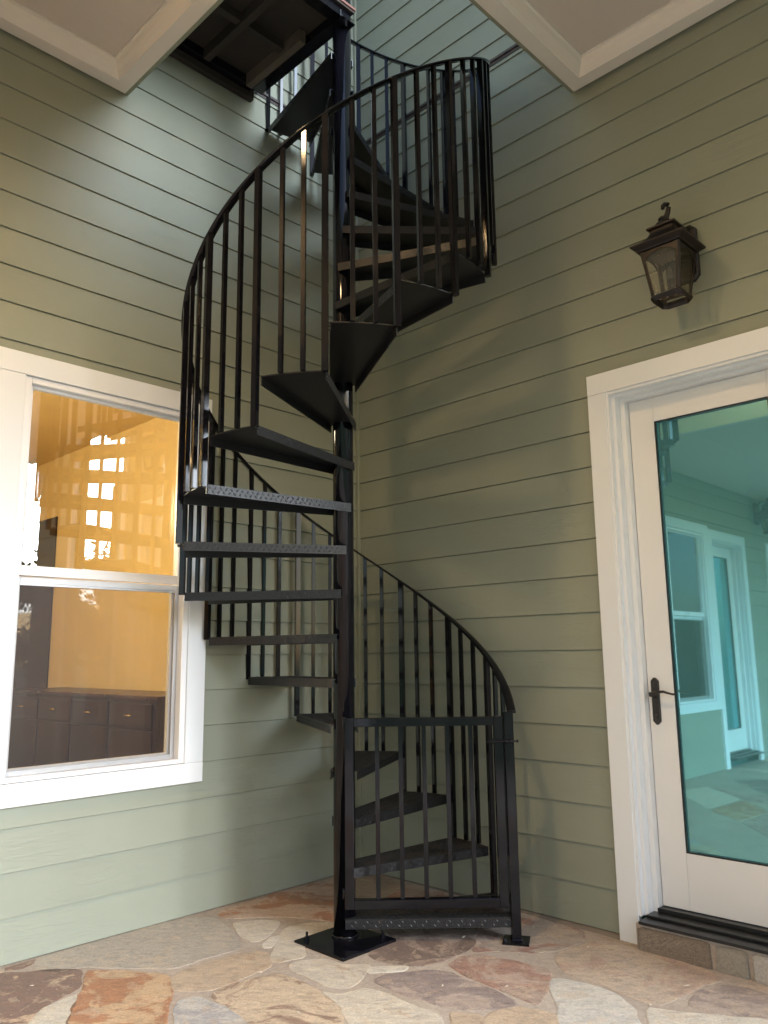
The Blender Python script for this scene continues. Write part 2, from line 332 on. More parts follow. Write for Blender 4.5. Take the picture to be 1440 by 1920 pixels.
def door(parent, sg, u, label=None, wid=.77):
    """sg: sign of local x, u outer edge of casing"""
    X = lambda v: sg * v
    B = lambda m_, a, b, *r: m_.box(X(a), X(b), *r)
    ca, cb = u, u + .097; s0, s1 = u + .154, u + .154 + wid; cc, cd = s1 + .057, s1 + .154
    mb = MB()
    B(mb, ca, cb, 0, .03, -.028, 2.4815); B(mb, cc, cd, 0, .03, -.028, 2.4815); B(mb, ca, cd, 0, .032, 2.482, 2.584)
    dr_ = mb.build('door', M_WHITE, parent, bevel=.0025)
    if label: dr_['label'] = label
    mb = MB()                                   # jamb with stepped stops
    for e, f in ((cb + .0005, 1), (cc - .0005, -1)):
        B(mb, e, e + f * .012, -.14, .024, .0966, 2.4815); B(mb, e + f * .002, e + f * .030, -.138, -.005, .0967, 2.4808); B(mb, e + f * .004, e + f * .054, -.136, -.052, .0969, 2.4802)
    B(mb, cb + .008, cc - .008, -.139, .0235, 2.4685, 2.4812); B(mb, cb + .010, cc - .010, -.137, -.0055, 2.456, 2.4806); B(mb, cb + .012, cc - .012, -.135, -.0525, 2.442, 2.480)
    mb.build('jamb', M_WHITE, dr_)
    ga, gb = s0 + .122, s1 - .122; gz0, gz1 = .361, 2.32
    mb = MB()
    B(mb, s0, ga, -.135, -.092, .126, 2.44); B(mb, gb, s1, -.135, -.092, .126, 2.44)
    B(mb, ga + .0006, gb - .0006, -.135, -.0925, gz1, 2.44); B(mb, ga + .0006, gb - .0006, -.135, -.0925, .126, gz0)
    sl_ = mb.build('door_leaf', M_JAMB, dr_, bevel=.0015)
    mb = MB()                                   # glazing bead
    for a, b, c, d in ((ga, ga + .006, gz0, gz1), (gb - .006, gb, gz0, gz1)): B(mb, a, b, -.11, -.097, c, d)
    B(mb, ga + .0065, gb - .0065, -.11, -.097, gz0, gz0 + .006); B(mb, ga + .0065, gb - .0065, -.11, -.097, gz1 - .006, gz1)
    mb.build('glazing_bead', M_SILL, dr_)
    mb = MB(); B(mb, ga - .004, gb + .004, -.118, -.112, gz0 - .004, gz1 + .004); mb.build('pane', M_DGLASS, dr_)
    mb = MB()                                   # threshold
    B(mb, cb + .030, cc - .030, -.14, .092, .084, .0965); B(mb, cb + .032, cc - .032, -.139, .020, .0968, .107)
    B(mb, cb + .050, cc - .050, -.138, -.050, .1072, .1235)
    mb.build('threshold', M_SILL, dr_, bevel=.0015)
    # handle: long pointed plate, lever, key cylinder
    hx, hz = s0 + .036, 1.008
    mb = MB(); w2, h2 = .019, .105
    poly = [(-w2, -h2 + .015), (-.009, -h2 + .004), (-.005, -h2), (.005, -h2), (.009, -h2 + .004), (w2, -h2 + .015), (w2, h2 - .015), (.009, h2 - .004), (.005, h2), (-.005, h2), (-.009, h2 - .004), (-w2, h2 - .015)]
    mb.loft([[(X(hx) + a, -.0915, hz + b) for a, b in poly], [(X(hx) + a, -.086, hz + b) for a, b in poly], [(X(hx) + a * .8, -.083, hz + b * .97) for a, b in poly]])
    MM = Matrix.Translation((X(hx), 0, 0)) @ Matrix.Rotation(R_(-90), 4, 'X')
    mb.lathe([(.017, -.083), (.017, -.072), (.011, -.068), (.011, -.05)], 20, (0, 0, 0), 0, Matrix.Translation((X(hx), 0, hz + .03)) @ Matrix.Rotation(R_(-90), 4, 'X'))
    mb.lathe([(.010, -.083), (.010, -.078), (.006, -.077)], 16, (0, 0, 0), 0, Matrix.Translation((X(hx), 0, hz - .063)) @ Matrix.Rotation(R_(-90), 4, 'X'))
    pts = [(X(hx - .006), -.045, hz + .030), (X(hx + .012), -.045, hz + .033), (X(hx + .035), -.043, hz + .043), (X(hx + .06), -.041, hz + .045), (X(hx + .085), -.041, hz + .038), (X(hx + .105), -.043, hz + .034), (X(hx + .12), -.045, hz + .036)]
    mb.tube(pts, .006, 10, rr=[.011, .010, .0075, .006, .005, .005, .004])
    mb.build('handle', M_HANDLE, dr_, bevel=0)
    return dr_
door(wall_r, -1, 1.683, 'white casing around a full glass cream door with teal glass')
door(wall_l, 1, D2); door(wall_l, 1, D3)

# ---------------------------------------------------------------- flagstone step below the door
def stone_mat(name, tint):
    m, n, l, p = mat(name); v = coords(n, l)
    at = nd(n, 'ShaderNodeAttribute', attribute_name='ca'); at2 = nd(n, 'ShaderNodeAttribute', attribute_name='cb'); at3 = nd(n, 'ShaderNodeAttribute', attribute_name='par')
    sx = n.new('ShaderNodeSeparateColor'); l.new(at3.outputs['Color'], sx.inputs[0])
    sh = n.new('ShaderNodeVectorMath'); sh.operation = 'MULTIPLY_ADD'; l.new(at3.outputs['Color'], sh.inputs[0]); sh.inputs[1].default_value = (13, 17, 0); l.new(v, sh.inputs[2])
    wa = nd(n, 'ShaderNodeTexNoise', Scale=4.2, Detail=9, Roughness=.68, Distortion=.8); l.new(sh.outputs[0], wa.inputs['Vector'])
    th = nd(n, 'ShaderNodeMath', operation='SUBTRACT'); l.new(wa.outputs[0], th.inputs[0]); l.new(sx.outputs[2], th.inputs[1])
    st = ramp(n, l, th.outputs[0], [(-.0, (0, 0, 0)), (.05, (1, 1, 1))])
    mp = n.new('ShaderNodeMapping'); mp.inputs['Scale'].default_value = (1, 2.2, 1); mp.inputs['Rotation'].default_value = (0, 0, .6); l.new(sh.outputs[0], mp.inputs[0])
    fi = nd(n, 'ShaderNodeTexNoise', Scale=16, Detail=8, Roughness=.7, Distortion=.5); l.new(mp.outputs[0], fi.inputs['Vector'])
    f2 = ramp(n, l, fi.outputs[0], [(.3, (.66, .64, .64)), (.5, (1, 1, 1)), (.7, (1.22, 1.18, 1.12))])
    sf = nd(n, 'ShaderNodeMath', operation='MULTIPLY'); l.new(st.outputs[0], sf.inputs[0]); sf.inputs[1].default_value = .78
    c = mix(n, l, sf.outputs[0], at.outputs['Color'], at2.outputs['Color'])
    c = mix(n, l, 1., c, f2.outputs[0], 'MULTIPLY')
    # pale ochre blotches inside the stain
    fb = nd(n, 'ShaderNodeTexNoise', Scale=11, Detail=6, Roughness=.7, Distortion=1.2); l.new(sh.outputs[0], fb.inputs['Vector'])
    fr = ramp(n, l, fb.outputs[0], [(.55, (0, 0, 0)), (.60, (1, 1, 1))])
    fm = nd(n, 'ShaderNodeMath', operation='MULTIPLY'); l.new(fr.outputs[0], fm.inputs[0]); fm.inputs[1].default_value = .45
    c = mix(n, l, fm.outputs[0], c, (.52, .40, .29))
    sp = nd(n, 'ShaderNodeTexNoise', Scale=120, Detail=4, Roughness=.8); l.new(v, sp.inputs['Vector'])
    s2 = ramp(n, l, sp.outputs[0], [(.3, (.70, .69, .68)), (.48, (1, 1, 1)), (.72, (1.25, 1.24, 1.22))])
    c = mix(n, l, 1., c, s2.outputs[0], 'MULTIPLY'); l.new(c, p.inputs['Base Color'])
    r = ramp(n, l, fi.outputs[0], [(.3, (.42,) * 3), (.7, (.62,) * 3)]); l.new(r.outputs[0], p.inputs['Roughness'])
    hh = nd(n, 'ShaderNodeMath', operation='MULTIPLY_ADD'); l.new(fi.outputs[0], hh.inputs[0]); hh.inputs[1].default_value = .5; l.new(wa.outputs[0], hh.inputs[2])
    b = nd(n, 'ShaderNodeBump', Strength=.85, Distance=.007); l.new(hh.outputs[0], b.inputs['Height']); l.new(b.outputs[0], p.inputs['Normal'])
    return m
M_STONE = stone_mat('flagstone', None)
def mortar():
    m, n, l, p = mat('mortar'); v = coords(n, l)
    a = nd(n, 'ShaderNodeTexNoise', Scale=60, Detail=8, Roughness=.75); l.new(v, a.inputs['Vector'])
    b = nd(n, 'ShaderNodeTexNoise', Scale=3, Detail=4); l.new(v, b.inputs['Vector'])
    c = ramp(n, l, b.outputs[0], [(.3, (.36, .29, .235)), (.7, (.45, .375, .31))]); d = ramp(n, l, a.outputs[0], [(.3, (.75,) * 3), (.7, (1.2,) * 3)])
    l.new(mix(n, l, 1., c.outputs[0], d.outputs[0], 'MULTIPLY'), p.inputs['Base Color']); p.inputs['Roughness'].default_value = .85
    bp = nd(n, 'ShaderNodeBump', Strength=.5, Distance=.004); l.new(a.outputs[0], bp.inputs['Height']); l.new(bp.outputs[0], p.inputs['Normal'])
    return m
M_MORTAR = mortar()
def fz(x, y):                                  # the patio falls a little away from the left wall
    ur = x * S2 - y * S2
    return -.004 - .0095 * max(0, min(ur, 6))
def px2floor(x, y):
    D = CF + CR * ((x - 720) / FPX) + CU * ((960 - y) / FPX)
    z = -.015
    for _ in range(4):
        t = (z - CP.z) / D.z; P = CP + D * t; z = fz(P.x, P.y)
    return P.x, P.y
# palette (base colour, stain colour, threshold: low = mostly stain)
PAL = {'grey': ((.44, .385, .33), (.50, .43, .35), .55), 'maroon': ((.52, .38, .27), (.15, .085, .08), .40), 'rust': ((.54, .37, .23), (.36, .15, .075), .44),
       'tan': ((.50, .39, .29), (.40, .26, .18), .55), 'pale': ((.60, .54, .46), (.52, .42, .32), .60), 'blue': ((.50, .47, .44), (.35, .33, .34), .50),
       'tanrust': ((.58, .46, .34), (.25, .155, .12), .52), 'cream': ((.61, .54, .45), (.46, .34, .25), .58), 'white': ((.68, .62, .53), (.57, .49, .40), .6),
       'purple': ((.44, .35, .30), (.27, .215, .205), .49), 'redtri': ((.45, .34, .28), (.34, .19, .15), .46), 'brown': ((.35, .265, .22), (.18, .13, .11), .48),
       'greyred': ((.42, .35, .30), (.29, .15, .12), .53), 'pink': ((.50, .40, .32), (.44, .31, .245), .52), 'pinkrust': ((.54, .40, .31), (.38, .16, .075), .50),
       'palegrey': ((.57, .53, .48), (.47, .40, .34), .62)}
ST = [('grey', [(63, 1800), (133, 1773), (217, 1753), (283, 1737), (367, 1720), (400, 1722), (433, 1747), (450, 1778), (383, 1797), (320, 1817), (280, 1815), (200, 1813), (150, 1812), (127, 1820), (67, 1822), (70, 1807)]),
 ('maroon', [(8, 1820), (20, 1803), (60, 1795), (67, 1803), (43, 1817)]),
 ('maroon', [(-60, 1832), (0, 1828), (93, 1820), (147, 1817), (150, 1847), (133, 1860), (80, 1887), (50, 1920), (-10, 1950), (-80, 1950)]),
 ('rust', [(163, 1822), (233, 1822), (317, 1830), (319, 1860), (310, 1900), (313, 1950), (127, 1950), (133, 1893), (153, 1867)]),
 ('pale', [(78, 1893), (143, 1866), (127, 1917), (110, 1950), (45, 1950), (58, 1918)]),
 ('tan', [(323, 1833), (367, 1813), (420, 1797), (480, 1785), (493, 1783), (506, 1800), (505, 1816), (460, 1830), (400, 1856), (377, 1857), (325, 1857)]),
 ('blue', [(329, 1883), (345, 1873), (373, 1870), (417, 1890), (463, 1915), (480, 1940), (332, 1940)]),
 ('tanrust', [(400, 1862), (460, 1840), (527, 1826), (560, 1841), (597, 1860), (635, 1893), (645, 1945), (485, 1945), (455, 1902), (410, 1880)]),
 ('cream', [(603, 1858), (650, 1867), (683, 1853), (720, 1863), (767, 1883), (817, 1900), (835, 1940), (673, 1940), (640, 1886)]),
 ('cream', [(543, 1808), (573, 1802), (620, 1800), (640, 1811), (690, 1808), (690, 1814), (673, 1840), (653, 1853), (607, 1847), (587, 1833), (550, 1820)]),
 ('white', [(691, 1817), (700, 1813), (760, 1812), (763, 1815), (750, 1820), (694, 1825)]),
 ('purple', [(697, 1838), (733, 1828), (800, 1820), (833, 1822), (883, 1840), (935, 1862), (968, 1883), (948, 1889), (883, 1894), (840, 1888), (770, 1868), (722, 1850)]),
 ('redtri', [(842, 1810), (870, 1797), (897, 1790), (956, 1802), (1000, 1813), (1028, 1821), (1026, 1840), (1022, 1854), (1011, 1882), (1000, 1881), (942, 1856), (885, 1834)]),
 ('brown', [(695, 1783), (742, 1762), (724, 1740), (760, 1728), (800, 1722), (925, 1727), (900, 1748), (878, 1755), (892, 1768), (870, 1783), (828, 1803), (780, 1811), (720, 1803), (700, 1797)]),
 ('greyred', [(899, 1758), (912, 1742), (935, 1728), (975, 1722), (1020, 1727), (1078, 1741), (1094, 1752), (1087, 1767), (1050, 1781), (994, 1787), (955, 1782), (920, 1783), (888, 1787)]),
 ('pink', [(1044, 1793), (1060, 1784), (1092, 1772), (1120, 1767), (1145, 1768), (1199, 1781), (1289, 1808), (1350, 1833), (1348, 1839), (1300, 1851), (1260, 1875), (1237, 1886), (1204, 1876), (1171, 1864), (1124, 1841), (1070, 1828), (1055, 1815)]),
 ('palegrey', [(1033, 1835), (1064, 1840), (1119, 1852), (1161, 1871), (1189, 1896), (1203, 1940), (1055, 1940), (1050, 1896), (1039, 1865)]),
 ('pale', [(1218, 1889), (1265, 1898), (1336, 1905), (1440, 1912), (1500, 1935), (1500, 1960), (1224, 1950)]),
 ('purple', [(1294, 1886), (1308, 1863), (1348, 1849), (1395, 1853), (1460, 1875), (1490, 1905), (1440, 1908), (1348, 1901)]),
 ('pink', [(1362, 1842), (1440, 1854), (1520, 1875), (1490, 1890), (1460, 1870), (1395, 1849)]),
 ('pinkrust', [(408, 1713), (450, 1697), (527, 1672), (580, 1658), (615, 1660), (650, 1668), (668, 1698), (665, 1725), (620, 1727), (587, 1722), (533, 1718), (483, 1720), (425, 1722)]),
 ('cream', [(437, 1731), (480, 1727), (527, 1727), (510, 1747), (487, 1765), (468, 1765), (450, 1747)]),
 ('white', [(492, 1770), (507, 1760), (523, 1753), (523, 1763), (507, 1776), (495, 1777)]),
 ('cream', [(533, 1743), (567, 1733), (625, 1730), (660, 1732), (650, 1746), (590, 1760), (570, 1775), (580, 1789), (550, 1799), (512, 1804), (510, 1793), (523, 1767)]),
 ('tan', [(600, 1650), (660, 1634), (700, 1640), (760, 1655), (745, 1668), (700, 1692), (668, 1688), (640, 1660)]),
 ('pinkrust', [(765, 1660), (800, 1667), (860, 1682), (930, 1700), (925, 1712), (860, 1712), (800, 1708), (740, 1716), (700, 1708), (706, 1697)]),
 ('tan', [(905, 1918), (925, 1899), (972, 1888), (1011, 1896), (1038, 1904), (1047, 1945), (900, 1945)]),
 ('tan', [(845, 1898), (885, 1903), (905, 1912), (893, 1945), (850, 1945)]),
 ('tan', [(-80, 1822), (0, 1818), (2, 1824), (-60, 1830)])]
def irregular(poly, seed, amp=.008, it=2):
    pts = [Vector((p[0], p[1], 0)) for p in poly]
    out = []
    for i, p in enumerate(pts):                 # densify
        q = pts[(i + 1) % len(pts)]; k = max(2, int((q - p).length / .035))
        for j in range(k): out.append(p.lerp(q, j / k))
    for _ in range(it): out = [(out[i - 1] + out[i] * 2 + out[(i + 1) % len(out)]) / 4 for i in range(len(out))]
    res = []
    for p in out:
        d = Vector((noise.noise(Vector((p.x * 14, p.y * 14, seed))), noise.noise(Vector((p.x * 14, p.y * 14, seed + 9))), 0)) * amp + Vector((noise.noise(Vector((p.x * 50, p.y * 50, seed))), noise.noise(Vector((p.x * 50, p.y * 50, seed + 5))), 0)) * amp * .5
        res.append(p + d)
    return res
bm = bmesh.new()
la = bm.loops.layers.float_color.new('ca'); lb = bm.loops.layers.float_color.new('cb'); lp = bm.loops.layers.float_color.new('par')
def add_stone(poly, key, seed, h=.002):
    A, B, T = PAL[key]; rs = random.Random(seed); A = tuple(c * .88 for c in A); B = tuple(c * .9 for c in B)
    cen = sum(poly, Vector()) / len(poly)
    rings = []
    for f, dz in ((0, -.004), (.0, h * .6), (.006, h)):
        ring = []
        for p in poly:
            d = (p - cen); q = p - d.normalized() * f
            ring.append(bm.verts.new((q.x, q.y, fz(q.x, q.y) + dz)))
        rings.append(ring)
    fs = [bm.faces.new(rings[-1])]
    for a, b in zip(rings, rings[1:]):
        for i in range(len(a)): fs.append(bm.faces.new((a[i], a[(i + 1) % len(a)], b[(i + 1) % len(a)], b[i])))
    pr = (rs.random(), rs.random(), T, 1)
    for f in fs:
        f.material_index = 1
        for lo in f.loops: lo[la] = (*A, 1); lo[lb] = (*B, 1); lo[lp] = pr
traced = []
for i, (key, poly) in enumerate(ST):
    w = [Vector((*px2floor(*p), 0)) for p in poly]; cc_ = sum(w, Vector()) / len(w)
    w = [p + (p - cc_).normalized() * .014 for p in w]; w = irregular(w, i * 3.7, .010, 1)
    w = [p for p in w if (p.x * S2 - p.y * S2) > .006 and (-p.x * S2 - p.y * S2) > .012]
    traced.append(w); add_stone(w, key, i)
def covered(P):                                 # does the camera frame show this floor point (with a margin)?
    d = Vector((P.x, P.y, -.01)) - CP; z = d.dot(CF)
    if z < .3: return False
    x = 720 + FPX * d.dot(CR) / z; y = 960 - FPX * d.dot(CU) / z
    return -70 < x < 1500 and y < 1965
keys = list(PAL)
cell = .62; rs = random.Random(5)
J = {}
for i in range(-16, 17):
    for j in range(-2, 22): J[i, j] = Vector((i * cell + (j % 2) * .3 + rs.uniform(-.17, .17), -j * cell * .8 + rs.uniform(-.16, .16), 0))
for i in range(-15, 16):
    for j in range(-1, 20):
        q = [J[i, j], J[i + 1, j], J[i + 1, j + 1], J[i, j + 1]]
        c = sum(q, Vector()) / 4
        ur, ul = (c.x - c.y) * S2, (-c.x - c.y) * S2
        if ur < .35 or ul < .4 or ur > 5.4 or ul > 8.3: continue
        if any(covered(p) for p in q): continue
        q = [c + (p - c) * .93 for p in q]
        add_stone(irregular([(p.x, p.y) for p in q], i * 7 + j), rs.choice(keys), i * 50 + j)
# mortar bed: one sheet to the porch edge
n0 = 40
for i in range(n0):
    for j in range(n0):
        P = []
        for a, b in ((i, j), (i + 1, j), (i + 1, j + 1), (i, j + 1)):
            w = W(-.02 + 8.9 * a / n0, -.02 + 5.9 * b / n0); P.append(bm.verts.new((w.x, w.y, fz(w.x, w.y))))
        f = bm.faces.new(P); f.material_index = 0
bmesh.ops.remove_doubles(bm, verts=[v for f in bm.faces if f.material_index == 0 for v in f.verts], dist=.0001)
bmesh.ops.recalc_face_normals(bm, faces=bm.faces)
me = bpy.data.meshes.new('patio'); bm.to_mesh(me); bm.free(); me.materials.append(M_MORTAR); me.materials.append(M_STONE)
patio = link(bpy.data.objects.new('patio', me)); patio['kind'] = 'structure'
mb = MB(); rq = random.Random(11)               # a few pale flakes and bits blown onto the patio
for x, y in ((238, 1793), (201, 1770), (486, 1825), (1103, 1777), (1220, 1886), (950, 1851), (870, 1758), (676, 1811), (1288, 1850), (60, 1850), (1000, 1740), (560, 1900), (830, 1850)):
    p = px2floor(x, y); a = rq.uniform(0, 6.28); L_ = rq.uniform(.006, .013); c_ = Vector((p[0], p[1], fz(*p) + .004)); u = Vector((math.cos(a), math.sin(a), .15)) * L_; v = Vector((-math.sin(a), math.cos(a), 0)) * L_ * .4
    mb.loft([[c_ - u, c_ + v, c_ + u, c_ - v], [c_ - u + Vector((0, 0, .001)), c_ + v + Vector((0, 0, .0018)), c_ + u + Vector((0, 0, .001)), c_ - v + Vector((0, 0, .0012))]])
M_FLAKE = simple('pale_flake', (.6, .55, .46), .7, bump=0)
tag(mb.build('fallen_flakes', M_FLAKE), 'pale dry flakes scattered on the flagstone patio', 'debris', kind='stuff')
# lawn to the horizon
mb = MB(); mb.quad([(-250, -250, -.16), (250, -250, -.16), (250, 250, -.16), (-250, 250, -.16)]); tag(mb.build('ground', M_GRASS), kind='structure')

# stone riser beneath the door sill (stones laid on edge)
bm = bmesh.new(); la = bm.loops.layers.float_color.new('ca'); lb = bm.loops.layers.float_color.new('cb'); lp = bm.loops.layers.float_color.new('par')
def riser_stone(u0, u1, key, seed, tilt=.0):
    A, B, T = PAL[key]; pts = []
    z0, z1 = -.028, .074
    base = [(u0 + .006, z0), (u1 - .01, z0 - .002), (u1, z0 + .008), (u1 - .004 + tilt, z1 - .006), (u1 - .02, z1), (u0 + .02, z1 - .002), (u0, z1 - .01), (u0, z0 + .01)]
    ring0 = [bm.verts.new((-a, .060, b)) for a, b in base]; ring1 = [bm.verts.new((-a, .084, b)) for a, b in base]
    cu, cz = (u0 + u1) / 2, 0
    ring2 = [bm.verts.new((-(cu + (a - cu) * .96), .0885 + .002 * noise.noise(Vector((a * 9, b * 9, seed))), cz + (b - cz) * .86)) for a, b in base]
    fs = [bm.faces.new(ring2)]
    for a, b in ((ring0, ring1), (ring1, ring2)):
        for i in range(len(a)): fs.append(bm.faces.new((a[i], a[(i + 1) % len(a)], b[(i + 1) % len(a)], b[i])))
    for f in fs:
        f.material_index = 1
        for lo in f.loops: lo[la] = (*A, 1); lo[lb] = (*B, 1); lo[lp] = (random.random(), random.random(), T, 1)
PAL['dkgrey'] = ((.27, .22, .17), (.16, .12, .10), .50); PAL['ltgrey'] = ((.36, .33, .28), (.48, .43, .36), .58)
riser_stone(1.80, 2.115, 'dkgrey', 2.2); riser_stone(2.135, 2.262, 'ltgrey', 6.1); riser_stone(2.278, 2.50, 'palegrey', 3.3); riser_stone(2.52, 2.82, 'pink', 8.3)
x0, x1 = -2.84, -1.792
for q in ([(x0, .079, -.06), (x1, .079, -.06), (x1, .079, .0838), (x0, .079, .0838)], [(x1, 0, -.06), (x1, .079, -.06), (x1, .079, .0838), (x1, 0, .0838)], [(x0, 0, .0838), (x1, 0, .0838), (x1, .079, .0838), (x0, .079, .0838)]):
    bm.faces.new([bm.verts.new(p) for p in q]).material_index = 0
bmesh.ops.recalc_face_normals(bm, faces=bm.faces)
me = bpy.data.meshes.new('door_step'); bm.to_mesh(me); bm.free(); me.materials.append(M_MORTAR); me.materials.append(M_STONE)
ds = link(bpy.data.objects.new('door_step', me), wall_r)

# ---------------------------------------------------------------- porch ceiling around the stair opening
O_ = 1.715; g0 = .033; UL1, UR1 = 8.4, 5.3
def opath(o, z): return [W(UL1, g0 + o, z), W(O_ + o, g0 + o, z), W(O_ + o, O_ + o, z), W(g0 + o, O_ + o, z), W(g0 + o, UR1, z)]
def sweep(mb, prof, mi=0):
    rings = [opath(o, z) for o, z in prof]
    for a, b in zip(rings, rings[1:]):
        for i in range(4): mb.quad([a[i], a[i + 1], b[i + 1], b[i]], mi)
ZC = 4.165
mb = MB()
sweep(mb, [(.0005, ZC + .05), (.0005, ZC), (.072, ZC), (.074, ZC + .006), (.078, ZC + .010), (.090, ZC + .022), (.105, ZC + .042), (.114, ZC + .060), (.118, ZC + .064), (.126, ZC + .066), (.126, ZC + .075)])
crown = mb.build('crown_molding', M_CEIL, house)
def panel_mat():
    m, n, l, p = mat('ceiling_beadboard'); v = coords(n, l)
    mp = n.new('ShaderNodeMapping'); mp.inputs['Rotation'].default_value = (0, 0, R_(45)); l.new(v, mp.inputs[0])
    wv = nd(n, 'ShaderNodeTexWave', Scale=3.2, Distortion=0.02); wv.wave_profile = 'SIN'; wv.bands_direction = 'X'; l.new(mp.outputs[0], wv.inputs['Vector'])
    r = ramp(n, l, wv.outputs[0], [(0, (0, 0, 0)), (.02, (1, 1, 1))])
    ns = nd(n, 'ShaderNodeTexNoise', Scale=90, Detail=4); l.new(v, ns.inputs['Vector'])
    h = nd(n, 'ShaderNodeMath', operation='MULTIPLY_ADD'); l.new(ns.outputs[0], h.inputs[0]); h.inputs[1].default_value = .25; l.new(r.outputs[0], h.inputs[2])
    b = nd(n, 'ShaderNodeBump', Strength=.35, Distance=.0015); l.new(h.outputs[0], b.inputs['Height']); l.new(b.outputs[0], p.inputs['Normal'])
    p.inputs['Base Color'].default_value = (.56, .505, .455, 1); p.inputs['Roughness'].default_value = .6
    return m
M_PANEL = panel_mat()
mb = MB(); zp = ZC + .075; o = .126
A = opath(o, zp)
mb.quad([A[0], A[1], A[2], W(UL1, O_ + o, zp)]); mb.quad([W(UL1, O_ + o, zp), A[3], A[4], W(UL1, UR1, zp)])
ceil = mb.build('ceiling', M_PANEL, house)
mb = MB()                                       # painted board around the opening; wall runs added against light leaks
sweep(mb, [(0, ZC + .022), (-.0325, ZC + .022), (-.0325, 4.64), (0, 4.64), (0, ZC + .022)])
mb.build('fascia', M_OLIVE, house)
mb = MB()                                       # roof and upper deck body over the porch
def wbox(mb, a0, a1, b0, b1, z0, z1, mi=0):
    P = [W(a0, b0), W(a1, b0), W(a1, b1), W(a0, b1)]
    mb.prism([(p.x, p.y) for p in P], z0, z1, mi)
wbox(mb, O_ + .002, UL1 + .2, 0, UR1 + .2, 4.30, 4.635); wbox(mb, 0, O_ + .0015, O_ + .002, UR1 + .2, 4.30, 4.6345)
mb.build('roof', M_ROOF, house)
mb = MB(); wbox(mb, 0.03, UL1 + .2, UR1, UR1 + .2, 3.3, 4.298); wbox(mb, UL1, UL1 + .2, .03, UR1 - .001, 3.1, 4.298)  # unseen porch-edge beams, placed and dropped to control daylight on the walls
wbox(mb, -.12, -.02, 2.99, 5.5, 3.45, 4.298); wbox(mb, -.1, -.021, 1.72, 2.98, 4.16, 4.298)
mb.build('beam', M_CEIL, house)
for (a, b) in ((.1, UR1 + .1), (5.6, UR1 + .1), (UL1 + .1, UR1 + .1)):
    mb = MB(); wbox(mb, a - .1, a + .1, b - .1, b + .1, -.15, 3.3); mb.build('post', M_WHITE, house)

ZL = 3.12
mb = MB(); wbox(mb, 2.95, UL1, .034, UR1 - .002, ZL, ZL + .05); mb.build('ceiling', M_PANEL, house)
mb = MB(); wbox(mb, 2.90, 2.948, .034, UR1 - .002, ZL - .03, zp - .001); mb.build('beam', M_CEIL, house)
# recessed lamps in the porch ceiling
M_LENS, n, l, p = mat('lamp_lens'); p.inputs['Emission Color'].default_value = (1, .62, .25, 1); p.inputs['Emission Strength'].default_value = 60; p.inputs['Base Color'].default_value = (.8, .7, .5, 1)
WARM = (1.0, .68, .36)
for i, (a, b, e) in enumerate(((2.5, 1.6, 92), (4.9, 1.1, 12), (2.45, 4.0, 14), (4.9, 3.6, 12), (7.3, 1.1, 12), (.95, 3.9, 4))):
    P = W(a, b, zp if a < 2.8 else ZL)
    mb = MB(); mb.lathe([(.095, -.0005), (.095, -.006), (.078, -.008), (.074, -.002), (.072, .0)], 32, P)
    r0 = mb.build('recessed_light', M_WHITE, house)
    mb = MB(); mb.lathe([(.070, -.0012), (.066, -.004), (.001, -.005)], 32, P); mb.build('lens', M_LENS, r0)
    L = bpy.data.lights.new('recessed_lamp', 'SPOT'); L.energy = e; L.color = WARM; L.spot_size = R_(150); L.spot_blend = .85; L.shadow_soft_size = .12
    lo = bpy.data.objects.new('recessed_lamp', L); link(lo, r0); lo.location = P + Vector((0, 0, -.02))

# ---------------------------------------------------------------- room behind the window, room behind the door
mb = MB()
def wq(mb, a0, a1, b0, b1, z0, z1, mi): wbox(mb, a0, a1, b0, b1, z0, z1, mi)
RB = -8.5                                        # depth of the room
wbox(mb, -.75, -.62, RB, -.15, 0, 3.7, 0)                       # wall behind the sideboard
wbox(mb, 3.6, 3.7, RB, -.15, 0, 3.7, 0)
wbox(mb, -.75, 3.7, RB - .1, RB, 0, 3.7, 0)
wbox(mb, -.75, 3.7, RB, -.15, 3.7, 3.8, 0); wbox(mb, -.75, 3.7, RB, -.15, -.1, 0, 1)
# inner skin of the outer wall, around the window
for a0, a1, z0, z1 in ((-.62, 1.20, 0, 3.7), (2.145, 3.6, 0, 3.7), (1.20, 2.145, 0, .7), (1.20, 2.145, 2.53, 3.7)): wbox(mb, a0, a1, -.149, -.143, z0, z1, 0)
room = mb.build('interior_room', [M_ROOM, M_ROOMF], house)
mb = MB(); wbox(mb, -.615, -.60, -7.4, -5.93, 0, 2.95); mb.build('dark_doorway_panel', M_CAB, house)  # flat panel; the unlit opening's darkness is put into its colour
sb = tag(empty('sideboard', W(-.27, -3.9, 0)), 'dark cherry sideboard with brass knobs seen through the lower window sash', 'sideboard')
def lw(mb, a0, a1, b0, b1, z0, z1, mi=0):        # box in sideboard space
    P = [W(a0, b0), W(a1, b0), W(a1, b1), W(a0, b1)]; c = W(-.27, -3.9)
    mb.prism([(p.x - c.x, p.y - c.y) for p in P], z0, z1, mi)
mb = MB(); lw(mb, -.58, .0, -5.4, -2.36, .0, .895); mb.build('body', M_CAB, sb)
mb = MB(); lw(mb, -.6, .03, -5.43, -2.33, .8955, .925); mb.build('top', M_CABTOP, sb, bevel=.004)
c = W(-.27, -3.9)
